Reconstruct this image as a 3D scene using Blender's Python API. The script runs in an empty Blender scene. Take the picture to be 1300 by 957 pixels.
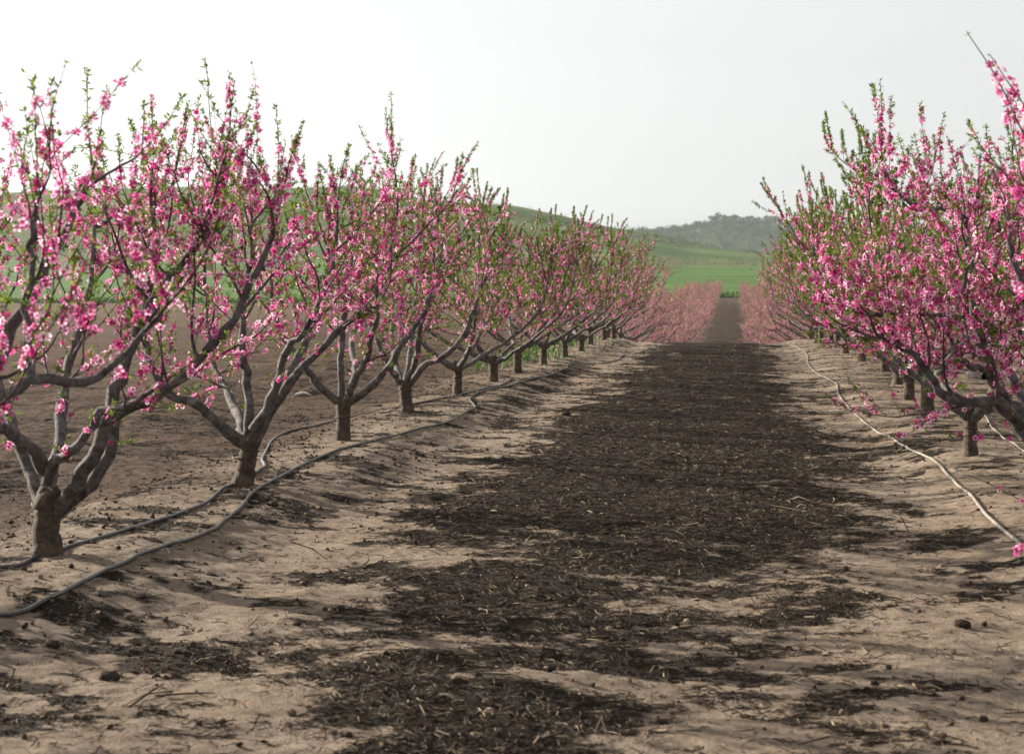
import bpy, math, random
import numpy as np
from mathutils import Vector

S = bpy.context.scene
COL = S.collection
RNG = np.random.default_rng(11)
pi = math.pi

# ------------------------------------------------------------------ camera frame used for laying out the plot
F, HORIZON, EYE = 2035.0, 375.0, 1.6
YAW = math.atan(280 / F)
CS, SN = math.cos(YAW), math.sin(YAW)

def ray(u, v):
    a, b = (u - 650) / F, (HORIZON - v) / F
    return np.array([a * CS - SN, a * SN + CS, b])

def at(u, v, Y):
    d = ray(u, v); t = Y / d[1]
    return np.array([d[0] * t, Y, EYE + d[2] * t])

# ------------------------------------------------------------------ noise
_L = np.random.default_rng(5).random((256, 256))
def vnoise(x, y):
    xi = np.floor(x).astype(int); yi = np.floor(y).astype(int)
    fx, fy = x - xi, y - yi
    fx = fx * fx * (3 - 2 * fx); fy = fy * fy * (3 - 2 * fy)
    a = _L[xi % 256, yi % 256]; b = _L[(xi + 1) % 256, yi % 256]
    c = _L[xi % 256, (yi + 1) % 256]; d = _L[(xi + 1) % 256, (yi + 1) % 256]
    return (a * (1 - fx) + b * fx) * (1 - fy) + (c * (1 - fx) + d * fx) * fy

def fbm(x, y, o=4, g=.5):
    s, a, n = 0, 1.0, 0
    for k in range(o):
        s = s + a * vnoise(x * 2 ** k + 17.3 * k, y * 2 ** k + 9.1 * k); n += a; a *= g
    return s / n

def sstep(a, b, x):
    t = np.clip((x - a) / (b - a), 0, 1)
    return t * t * (3 - 2 * t)

# ------------------------------------------------------------------ terrain
ROW_L, ROW_R, ROW_RR = -4.05, 2.4, 8.8
def smooth_profile(pts, sig):
    yy = np.arange(-100, 1000, .5)
    z = np.interp(yy, [p[0] for p in pts], [p[1] for p in pts])
    k = np.exp(-.5 * (np.arange(-60, 61) * .5 / sig) ** 2); k /= k.sum()
    return yy, np.convolve(np.pad(z, 60, 'edge'), k, 'valid')
PC = smooth_profile([(-100, 0), (22, 0), (38, .13), (46, .2), (52, .12), (62, -.65), (76, -2.1), (88, -2.3), (100, -1.7),
                     (120, -.95), (200, .53), (226, 1.4), (370, 7.9), (1000, 20)], 3)
PL = smooth_profile([(-100, 0), (60, 0), (120, -.1), (226, .45), (370, 9.5), (1000, 25)], 5)
HX = [at(u, 300, 560)[0] for u in (-300, 0, 200, 380, 470, 560, 650, 700, 780, 860, 950, 1000, 1150, 1400)]
HV = [250, 243, 238, 236, 241, 254, 265, 275, 293, 308, 325, 333, 345, 350]
HZ = [EYE + (HORIZON - v) / F * 560 for v in HV]

def terrain(x, y, fine=True):
    x = np.asarray(x, float); y = np.asarray(y, float)
    c = np.interp(y, *PC); l = np.interp(y, *PL)
    w = sstep(-9, -28, x)
    z = c * (1 - w) + l * w
    # hill behind the field
    k = sstep(365, 560, y) * (1 - sstep(575, 860, y))
    hz = np.interp(x, HX, HZ)
    hz = hz + (fbm(x * .03, y * .03, 3) - .5) * 5 * k
    z = z * (1 - k) + hz * k
    z = z + (1 - sstep(-5.2, -7.5, x)) * 0 + sstep(-5.2, -7, x) * (1 - sstep(90, 180, y)) * (fbm(x * 1.6, y * 2.2, 3) - .5) * .16
    # low berms under the rows
    for r, h in ((ROW_L, .13), (ROW_R, .12), (ROW_RR, .12)):
        wob = (vnoise(y * .5 + r, y * 0 + 3.3) - .5) * .35
        z = z + h * np.exp(-((x - r - .12 + wob) / .85) ** 4) * (1 - sstep(210, 224, y))
    if fine:
        near = 1 - sstep(60, 140, y)
        z = z + near * ((fbm(x * .9, y * .9, 3) - .5) * .08 + (fbm(x * 3.6, y * 4.6, 4, .6) - .5) * .040)
        z = z + near * (fbm(x * 13, y * 15, 3, .6) - .5) * .026
    return z

def ground_at(u, v):
    d = ray(u, v); t = 3.0
    lo = None
    for i in range(4000):
        p = d * t; zz = EYE + p[2]
        if zz < terrain(p[0], p[1], False):
            return np.array([p[0], p[1], float(terrain(p[0], p[1]))])
        t *= 1.0025
    return None

def mulch(x, y):
    """0..1 cover of dark chopped prunings on the ground"""
    e = fbm(x * .7 + 4, y * .45 + 2, 3) - .5
    nearcut = .42 + .58 * sstep(6.2, 12.5, y)
    a = sstep(-1.0, .8, (x + 1.95) + e * 1.2) * sstep(-.8, .7, (.82 - x) + e * 1.1)
    n = fbm(x * 1.5 + 40, y * 2.1, 6, .68)  # stretched along x so the cover also imitates long shadows of small bumps
    core = a * nearcut
    m = sstep(.12, -.10, n - (.24 + .52 * core)) * sstep(0, .12, a)
    # scattered patches and crumbs on the sandy sides, drawn out like bump shadows
    n2 = fbm(x * 2.2 + 80, y * 3.4 + 12, 6, .7)
    lim = .345 + .10 * fbm(x * .6 + 9, y * .7 + 5, 2) + .07 * np.exp(-((x - ROW_L - 1.2) / .9) ** 2)
    s = sstep(.05, -.05, n2 - lim)
    return np.clip(np.maximum(m, s * .85), 0, 1) * (1 - .4 * sstep(55, 85, y))

# ------------------------------------------------------------------ mesh helper
def build_mesh(name, verts, faces, mats, attrs=None, smooth=True, fmat=None):
    """faces: list of int arrays (n,k) with any k"""
    me = bpy.data.meshes.new(name)
    verts = np.asarray(verts, np.float32)
    faces = [np.asarray(f, np.int32) for f in faces if len(f)]
    me.vertices.add(len(verts)); me.vertices.foreach_set('co', verts.ravel())
    loops = np.concatenate([f.ravel() for f in faces])
    tot = np.concatenate([np.full(len(f), f.shape[1], np.int32) for f in faces])
    st = np.concatenate([[0], np.cumsum(tot)[:-1]]).astype(np.int32)
    me.loops.add(len(loops)); me.loops.foreach_set('vertex_index', loops)
    me.polygons.add(len(tot)); me.polygons.foreach_set('loop_start', st); me.polygons.foreach_set('loop_total', tot)
    me.polygons.foreach_set('use_smooth', np.full(len(tot), smooth))
    for m in (mats if isinstance(mats, (list, tuple)) else [mats]): me.materials.append(m)
    if fmat is not None: me.polygons.foreach_set('material_index', np.asarray(fmat, np.int32))
    for k, a in (attrs or {}).items():
        at_ = me.attributes.new(k, 'FLOAT', 'POINT'); at_.data.foreach_set('value', np.asarray(a, np.float32))
    me.update(calc_edges=True); me.validate()
    return me

def link(name, me, parent=None, loc=None):
    o = bpy.data.objects.new(name, me); COL.objects.link(o)
    if parent is not None: o.parent = parent
    if loc is not None: o.location = loc
    return o

def tag(o, label=None, cat=None, group=None, kind=None):
    if label: o['label'] = label
    if cat: o['category'] = cat
    if group: o['group'] = group
    if kind: o['kind'] = kind
    return o

# ------------------------------------------------------------------ materials
def mat(name):
    m = bpy.data.materials.new(name); m.use_nodes = True
    nt = m.node_tree; nt.nodes.clear()
    out = nt.nodes.new('ShaderNodeOutputMaterial')
    return m, nt, out

def N(nt, t, **kw):
    n = nt.nodes.new('ShaderNode' + t)
    for k, v in kw.items():
        if k in n.inputs: n.inputs[k].default_value = v
        else: setattr(n, k, v)
    return n

def ramp(nt, fac, stops):
    r = nt.nodes.new('ShaderNodeValToRGB')
    e = r.color_ramp.elements
    while len(e) < len(stops): e.new(.5)
    for k, (p, c) in enumerate(stops):
        e[k].position = p; e[k].color = (*c, 1) if len(c) == 3 else c
    nt.links.new(fac, r.inputs[0])
    return r.outputs[0]

def mixc(nt, f, a, b, mode='MIX'):
    n = nt.nodes.new('ShaderNodeMix'); n.data_type = 'RGBA'; n.blend_type = mode
    for s, v in ((0, f), (6, a), (7, b)):
        if hasattr(v, 'links'): nt.links.new(v, n.inputs[s])
        elif s == 0: n.inputs[0].default_value = v
        else: n.inputs[s].default_value = (*v, 1)
    return n.outputs[2]

def math_(nt, op, a, b=0.0, c=None, clamp=False):
    n = nt.nodes.new('ShaderNodeMath'); n.operation = op; n.use_clamp = clamp
    for i, v in enumerate((a, b) if c is None else (a, b, c)):
        if hasattr(v, 'links'): nt.links.new(v, n.inputs[i])
        else: n.inputs[i].default_value = v
    return n.outputs[0]

def noise(nt, scale, detail=4, rough=.55, vec=None, dist=0.0):
    n = N(nt, 'TexNoise', Scale=scale, Detail=detail, Roughness=rough, Distortion=dist)
    if vec is not None: nt.links.new(vec, n.inputs['Vector'])
    return n.outputs[0]

def bump(nt, h, strength, dist):
    b = N(nt, 'Bump', Strength=strength, Distance=dist); nt.links.new(h, b.inputs['Height'])
    return b.outputs[0]

def objco(nt): return N(nt, 'TexCoord').outputs['Object']
def attr(nt, name):
    a = nt.nodes.new('ShaderNodeAttribute'); a.attribute_name = name; return a.outputs['Fac']

def principled(nt, out, col, rough, normal=None, spec=.3):
    p = N(nt, 'BsdfPrincipled', Roughness=rough)
    p.inputs['Specular IOR Level'].default_value = spec
    if hasattr(col, 'links'): nt.links.new(col, p.inputs['Base Color'])
    else: p.inputs['Base Color'].default_value = (*col, 1)
    if normal is not None: nt.links.new(normal, p.inputs['Normal'])
    nt.links.new(p.outputs[0], out.inputs[0])
    return p

def leafy(name, colour_fn, trans, rough=.6):
    m, nt, out = mat(name)
    c = colour_fn(nt)
    p = N(nt, 'BsdfPrincipled', Roughness=rough); p.inputs['Specular IOR Level'].default_value = .25
    nt.links.new(c, p.inputs['Base Color'])
    t = N(nt, 'BsdfTranslucent'); nt.links.new(c, t.inputs['Color'])
    mx = N(nt, 'MixShader'); mx.inputs[0].default_value = trans
    nt.links.new(p.outputs[0], mx.inputs[1]); nt.links.new(t.outputs[0], mx.inputs[2])
    nt.links.new(mx.outputs[0], out.inputs[0])
    return m

def _petal(nt):
    rnd = N(nt, 'NewGeometry').outputs['Random Per Island']
    pet = ramp(nt, rnd, [(0, (.44, .022, .18)), (.2, (.66, .065, .31)), (.40, (.82, .17, .47)), (.62, (.89, .37, .65)), (.82, (.93, .60, .80)), (1, (.95, .82, .90))])
    cen = ramp(nt, rnd, [(0, (.22, .008, .05)), (1, (.42, .025, .12))])
    f = ramp(nt, attr(nt, 'radial'), [(.34, (0, 0, 0)), (.74, (1, 1, 1))])
    return mixc(nt, f, cen, pet)
M_PETAL = leafy('peach_blossom_petal', _petal, .46)

def _petal_pale(nt):
    rnd = N(nt, 'NewGeometry').outputs['Random Per Island']
    return ramp(nt, rnd, [(0, (.30, .07, .12)), (.35, (.50, .17, .25)), (.7, (.62, .30, .38)), (1, (.74, .50, .55))])
M_PETAL_PALE = leafy('hazed_pale_blossom', _petal_pale, .3)  # paler open petals of the far trees, with distance haze mixed into the colour

def _leaf(nt):
    rnd = N(nt, 'NewGeometry').outputs['Random Per Island']
    return ramp(nt, rnd, [(0, (.06, .11, .014)), (.5, (.12, .19, .022)), (1, (.22, .27, .045))])
M_LEAF = leafy('young_peach_leaf', _leaf, .45)

def make_bark():
    m, nt, out = mat('peach_bark')
    co = objco(nt); th = attr(nt, 'thick')
    n1 = noise(nt, 14, 8, .75, co, .6); n2 = noise(nt, 70, 5, .7, co)
    grey = ramp(nt, n1, [(.32, (.035, .027, .023)), (.46, (.105, .09, .086)), (.58, (.19, .182, .184)), (.70, (.36, .355, .37))])
    trunk = ramp(nt, n1, [(.34, (.022, .015, .010)), (.48, (.072, .050, .035)), (.64, (.155, .115, .08))])
    twig = ramp(nt, n2, [(.3, (.055, .026, .02)), (.7, (.11, .06, .045))])
    c = mixc(nt, ramp(nt, th, [(.06, (0, 0, 0)), (.2, (1, 1, 1))]), twig, grey)
    c = mixc(nt, ramp(nt, th, [(.62, (0, 0, 0)), (.85, (1, 1, 1))]), c, trunk)
    v = N(nt, 'TexVoronoi', Scale=26.0); nt.links.new(co, v.inputs['Vector'])
    spots = ramp(nt, v.outputs['Distance'], [(.12, (1, 1, 1)), (.2, (0, 0, 0))])
    c = mixc(nt, math_(nt, 'MULTIPLY', spots, .35), c, (.05, .035, .03))
    h = math_(nt, 'ADD', n1, math_(nt, 'MULTIPLY', n2, .6))
    principled(nt, out, c, .8, bump(nt, h, 1.0, .03), .25)
    return m
M_BARK = make_bark()

def make_ground():
    m, nt, out = mat('orchard_soil')
    co = objco(nt); mu = attr(nt, 'mulch'); red = attr(nt, 'red')
    mp = N(nt, 'Mapping'); mp.inputs['Scale'].default_value = (.55, 1.3, 1); nt.links.new(co, mp.inputs[0]); mpo = mp.outputs[0]
    n1 = noise(nt, 1.1, 6, .6, co); n2 = noise(nt, 14, 6, .65, co); n3 = noise(nt, 70, 4, .7, co)
    sand = ramp(nt, n2, [(.26, (.12, .085, .058)), (.40, (.28, .215, .16)), (.56, (.395, .312, .24)), (.74, (.50, .41, .325))])
    sand = mixc(nt, ramp(nt, n1, [(.35, (0, 0, 0)), (.7, (.55, .55, .55))]), sand, (.235, .165, .112))
    soil = ramp(nt, n2, [(.30, (.024, .012, .007)), (.46, (.068, .037, .021)), (.6, (.125, .073, .044)), (.75, (.21, .135, .085))])
    c = mixc(nt, red, sand, soil)
    dark = ramp(nt, n3, [(.28, (.008, .006, .0045)), (.48, (.022, .015, .011)), (.62, (.065, .045, .03)), (.76, (.2, .15, .10))])
    # ragged speckle edge of the chippings, stretched along x to paint in shadow streaks
    f = math_(nt, 'ADD', mu, math_(nt, 'MULTIPLY', math_(nt, 'SUBTRACT', noise(nt, 30, 6, .78, mpo), .5), 2.4))
    f = math_(nt, 'ADD', f, math_(nt, 'MULTIPLY', math_(nt, 'SUBTRACT', noise(nt, 8, 5, .7, mpo), .5), 1.3))
    f = ramp(nt, f, [(.42, (0, 0, 0)), (.62, (1, 1, 1))])
    c = mixc(nt, f, c, dark)
    # fine crumbs
    v = N(nt, 'TexVoronoi', Scale=38.0); nt.links.new(co, v.inputs['Vector'])
    cr = ramp(nt, v.outputs['Distance'], [(.10, (1, 1, 1)), (.17, (0, 0, 0))])
    k = math_(nt, 'MULTIPLY', cr, ramp(nt, noise(nt, 3, 3, .6, co), [(.5, (0, 0, 0)), (.62, (1, 1, 1))]))
    c = mixc(nt, math_(nt, 'MULTIPLY', k, .8), c, (.06, .04, .03))
    h = math_(nt, 'ADD', math_(nt, 'MULTIPLY', n2, .6), math_(nt, 'MULTIPLY', n3, 1.3))
    h = math_(nt, 'ADD', h, math_(nt, 'MULTIPLY', f, .5))
    h = math_(nt, 'ADD', h, math_(nt, 'MULTIPLY', math_(nt, 'MULTIPLY', noise(nt, 4.5, 5, .65, co), red), 3.0))
    principled(nt, out, c, .95, bump(nt, h, 1.0, .05), .12)
    return m

def make_grass(name, stops, scale, patch, pstops, streak=None):
    m, nt, out = mat(name)
    co = objco(nt)
    mp = N(nt, 'Mapping'); mp.inputs['Scale'].default_value = (.3, 1, 1); nt.links.new(co, mp.inputs[0])
    c = ramp(nt, noise(nt, scale, 6, .65, mp.outputs[0]), stops)
    p = ramp(nt, noise(nt, patch, 6, .7, co), pstops)
    c = mixc(nt, p, c, streak or (.05, .06, .03))
    principled(nt, out, c, .9, bump(nt, noise(nt, scale * 2, 4, .7, co), .6, .5), .1)
    return m
M_FIELD = make_grass('young_wheat', [(.3, (.025, .08, .008)), (.55, (.055, .115, .014)), (.75, (.085, .16, .022))], .12, .03,
                     [(.58, (0, 0, 0)), (.75, (.5, .5, .5))], (.11, .15, .04))
M_HILL = make_grass('hill_pasture', [(.3, (.030, .072, .012)), (.5, (.066, .106, .024)), (.7, (.115, .15, .042))], .05, .03,
                    [(.5, (0, 0, 0)), (.64, (.7, .7, .7))], (.12, .105, .055))

def simple(name, stops, scale, rough, b=.3, bd=.01, spec=.3):
    m, nt, out = mat(name); co = objco(nt); n = noise(nt, scale, 5, .6, co)
    principled(nt, out, ramp(nt, n, stops), rough, bump(nt, n, b, bd), spec)
    return m
M_HOSE_DARK = simple('weathered_black_hose', [(.3, (.014, .014, .015)), (.7, (.055, .052, .05))], 18, .38, .2, .002, .5)
M_HOSE_PALE = simple('dusty_pale_hose', [(.3, (.13, .112, .09)), (.7, (.28, .245, .20))], 14, .5, .2, .002, .4)
M_TIE = simple('dark_tie', [(.3, (.02, .018, .016)), (.7, (.04, .035, .03))], 30, .7)
def make_clod():
    m, nt, out = mat('soil_clod'); co = objco(nt); n = noise(nt, 60, 5, .6, co)
    rnd = N(nt, 'NewGeometry').outputs['Random Per Island']
    c = ramp(nt, rnd, [(0, (.022, .015, .011)), (.5, (.055, .038, .027)), (.8, (.13, .09, .062)), (1, (.27, .20, .145))])
    principled(nt, out, c, .95, bump(nt, n, .8, .01), .12)
    return m
M_CLOD = make_clod()
M_CLOD_DARK = simple('dark_clod', [(.3, (.018, .013, .010)), (.7, (.06, .043, .031))], 60, .95, .9, .012, .1)
M_WHITE = simple('white_plastic', [(.3, (.6, .58, .55)), (.7, (.8, .79, .77))], 20, .5)
M_WIRE = simple('pale_wire', [(.3, (.45, .42, .38)), (.7, (.6, .57, .52))], 20, .5)

def make_litter():
    m, nt, out = mat('dry_prunings')
    rnd = N(nt, 'NewGeometry').outputs['Random Per Island']
    c = ramp(nt, rnd, [(0, (.010, .007, .005)), (.5, (.026, .017, .012)), (.74, (.06, .041, .027)), (.90, (.14, .10, .062)), (1, (.34, .26, .17))])
    principled(nt, out, c, .85, None, .2)
    return m
M_LITTER = make_litter()

def crownmat(name, a, b, c_):
    def f(nt):
        rnd = N(nt, 'NewGeometry').outputs['Random Per Island']
        return ramp(nt, rnd, [(0, a), (.5, b), (1, c_)])
    return leafy(name, f, .2, .7)
M_PINE = crownmat('dark_wood_foliage', (.012, .028, .014), (.020, .042, .022), (.034, .06, .032))
M_SCRUB = crownmat('scrub_foliage', (.03, .045, .018), (.05, .07, .028), (.08, .10, .04))
M_WEED = crownmat('fresh_weeds', (.03, .08, .012), (.05, .12, .02), (.09, .16, .03))
M_ROCK = simple('limestone', [(.3, (.10, .095, .08)), (.7, (.22, .21, .18))], 1.5, .9, .6, .1)
M_TRUNKFAR = simple('far_trunk', [(.3, (.05, .04, .03)), (.7, (.1, .08, .06))], 6, .9)
M_GROUND = make_ground()

# ------------------------------------------------------------------ terrain sheets
def geo_steps(a, b, ratio, mn):
    v = [a]
    while v[-1] < b: v.append(v[-1] + max(mn, abs(v[-1]) * ratio))
    return v
ys = [-60, -40, -25, -15, -8, -3, 0, 1.5, 2.5, 3.2] + geo_steps(3.7, 50, .0038, .02) + geo_steps(50.4, 222, .008, .4)[:-1]
ys = [y for y in ys if y < 225] + [226] + geo_steps(228, 374, .009, 1)[:-1]
ys = [y for y in ys if y < 373] + [375] + geo_steps(379, 900, .010, 4)
ys = np.array(ys)
xi = np.arange(-8.6, 6.6, .045)
right = [xi[-1]]; s = .05
while right[-1] < 420: s *= 1.055; right.append(right[-1] + min(s, 7))
left = [xi[0]]; s = .05
while left[-1] > -620: s *= 1.045; left.append(left[-1] - min(s, 7))
xs = np.concatenate([np.array(left[1:])[::-1], xi, np.array(right[1:])])
GX, GY = np.meshgrid(xs, ys)
GZ = terrain(GX, GY)
def sheet(name, y0, y1, m, kind='structure', with_attr=False):
    i0 = int(np.searchsorted(ys, y0 - 1e-6)); i1 = int(np.searchsorted(ys, y1 - 1e-6))
    X, Y, Z = GX[i0:i1 + 1], GY[i0:i1 + 1], GZ[i0:i1 + 1]
    r, c = X.shape
    idx = np.arange(r * c).reshape(r, c)
    f = np.stack([idx[:-1, :-1], idx[:-1, 1:], idx[1:, 1:], idx[1:, :-1]], -1).reshape(-1, 4)
    at_ = None
    if with_attr:
        x, y = X.ravel(), Y.ravel()
        at_ = {'mulch': mulch(x, y) * (1 - .6 * sstep(-8, -10, x)), 'red': sstep(-3.5, -5.2, x + (fbm(x * .8, y * .8, 3) - .5) * 2)
               * .95 + .35 * sstep(2.2, 4.5, x)}
        at_['red'] = np.maximum(np.clip(at_['red'], 0, 1), .85 * sstep(50, 75, y))
    o = link(name, build_mesh(name, np.stack([X, Y, Z], -1).reshape(-1, 3), [f], m, at_))
    return tag(o, kind=kind)
tag(sheet('ground', -60, 226, M_GROUND, with_attr=True), 'sandy orchard ground with a dark strip of chopped prunings down the alley', 'ground')
tag(sheet('green_field', 226, 375, M_FIELD), 'bright green crop field beyond the orchard', 'field')
tag(sheet('hill', 375, ys[-1], M_HILL), 'long grassy hill behind the green field', 'hill')

# ------------------------------------------------------------------ peach trees
def frames(d):
    d = d / np.linalg.norm(d, axis=1, keepdims=True)
    ref = np.where(np.abs(d[:, 2:3]) < .9, np.array([[0, 0, 1.]]), np.array([[1., 0, 0]]))
    a = np.cross(ref, d); a /= np.linalg.norm(a, axis=1, keepdims=True)
    return a, np.cross(d, a), d

def stamp(tv, tf, P, D, size, rng, zsc=None, xysc=None):
    """copies of a small template at P facing D"""
    n = len(P); a, b, c = frames(np.asarray(D, float))
    th = rng.random(n) * 2 * pi
    A = a * np.cos(th)[:, None] + b * np.sin(th)[:, None]
    B = -a * np.sin(th)[:, None] + b * np.cos(th)[:, None]
    zs = np.ones(n) if zsc is None else zsc
    xy = np.ones(n) if xysc is None else xysc
    T = np.asarray(tv)
    V = (A[:, None] * T[None, :, 0:1] * xy[:, None, None] + B[:, None] * T[None, :, 1:2] * xy[:, None, None]
         + c[:, None] * T[None, :, 2:3] * zs[:, None, None]) * size[:, None, None] + P[:, None]
    k = len(T)
    return V.reshape(-1, 3), [(np.asarray(f)[None] + (np.arange(n) * k)[:, None, None]).reshape(-1, np.asarray(f).shape[1]) for f in tf]

def flower_template():
    v = [(0, 0, 0)]; f = []; rad = [0]
    for k in range(5):
        a = k * 2 * pi / 5
        for r, w, z, q in ((.42, -.25, .07, .5), (.82, -.36, .17, .85), (1.0, -.1, .25, 1), (1.0, .1, .25, 1), (.82, .36, .17, .85), (.42, .25, .07, .5)):
            v.append((r * math.cos(a) - w * math.sin(a), r * math.sin(a) + w * math.cos(a), z + .03 * (k % 2))); rad.append(q)
        b = 1 + 6 * k
        f.append((0, b, b + 1, b + 2, b + 3, b + 4, b + 5))
    return np.array(v), [f], np.array(rad)
FT, FF, FR = flower_template()
# leaf cluster: three narrow folded leaves
def leaf_template():
    v, f = [], []
    for k, (a, up, L) in enumerate(((0, .9, 1.0), (2.2, .7, .85), (4.1, .8, .9))):
        d = np.array([math.cos(a), math.sin(a), up]); d /= np.linalg.norm(d)
        s = np.array([-math.sin(a), math.cos(a), 0]); n = np.cross(s, d)
        b = len(v)
        v += [np.zeros(3), d * .45 * L + s * .17 + n * .05, d * L + n * -.06, d * .45 * L - s * .17 + n * .05, d * .5 * L]
        f += [(b, b + 4, b + 2, b + 1), (b, b + 3, b + 2, b + 4)]
    return np.array(v), [f]
LT, LF = leaf_template()

def catmull(p, n):
    p = np.asarray(p, float)
    if len(p) == 2: return p[0] + (p[1] - p[0]) * np.linspace(0, 1, n)[:, None]
    q = np.vstack([2 * p[0] - p[1], p, 2 * p[-1] - p[-2]])
    out = []
    for t in np.linspace(0, len(p) - 1 - 1e-6, n):
        i = int(t); u = t - i
        a, b, c, d = q[i], q[i + 1], q[i + 2], q[i + 3]
        out.append(.5 * (2 * b + (c - a) * u + (2 * a - 5 * b + 4 * c - d) * u * u + (3 * b - a - 3 * c + d) * u ** 3))
    return np.array(out)

def unit(v): return v / (np.linalg.norm(v) + 1e-9)

class Wood:
    def __init__(s): s.v, s.f, s.t, s.n = [], [], [], 0
    def tube(s, pts, rad, sides, knots=0, rng=None):
        pts = np.asarray(pts, float); k = len(pts)
        rad = np.broadcast_to(np.asarray(rad, float), (k,)).copy()
        tan = np.gradient(pts, axis=0); tan /= np.linalg.norm(tan, axis=1, keepdims=True) + 1e-9
        ref = np.array([.31, .87, .38]) if abs(tan[0] @ np.array([.31, .87, .38])) < .9 else np.array([1., 0, 0])
        u = unit(ref - tan[0] * (ref @ tan[0])); rings = []
        an = np.arange(sides) * 2 * pi / sides
        for i in range(k):
            u = unit(u - tan[i] * (u @ tan[i])); w = np.cross(tan[i], u)
            rr = np.full(sides, rad[i])
            if knots: rr = rr * (1 + knots * (rng.random(sides) - .5))
            rings.append(pts[i] + (np.cos(an) * rr)[:, None] * u + (np.sin(an) * rr)[:, None] * w)
        V = np.vstack(rings + [pts[-1:] + tan[-1:] * rad[-1]])
        b = s.n
        i = np.arange(k - 1)[:, None] * sides; j = np.arange(sides)[None]; j2 = (j + 1) % sides
        q = np.stack([b + i + j, b + i + j2, b + i + sides + j2, b + i + sides + j], -1).reshape(-1, 4)
        s.v.append(V); s.f.append(q)
        tp = np.stack([b + (k - 1) * sides + j[0], b + (k - 1) * sides + j2[0], np.full(sides, b + k * sides)], -1)
        s.f.append(tp)
        s.t.append(np.append(np.repeat(rad, sides), rad[-1])); s.n += len(V)
    def faces(s):
        return [np.vstack([f for f in s.f if f.shape[1] == 4]), np.vstack([f for f in s.f if f.shape[1] == 3])]

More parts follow.
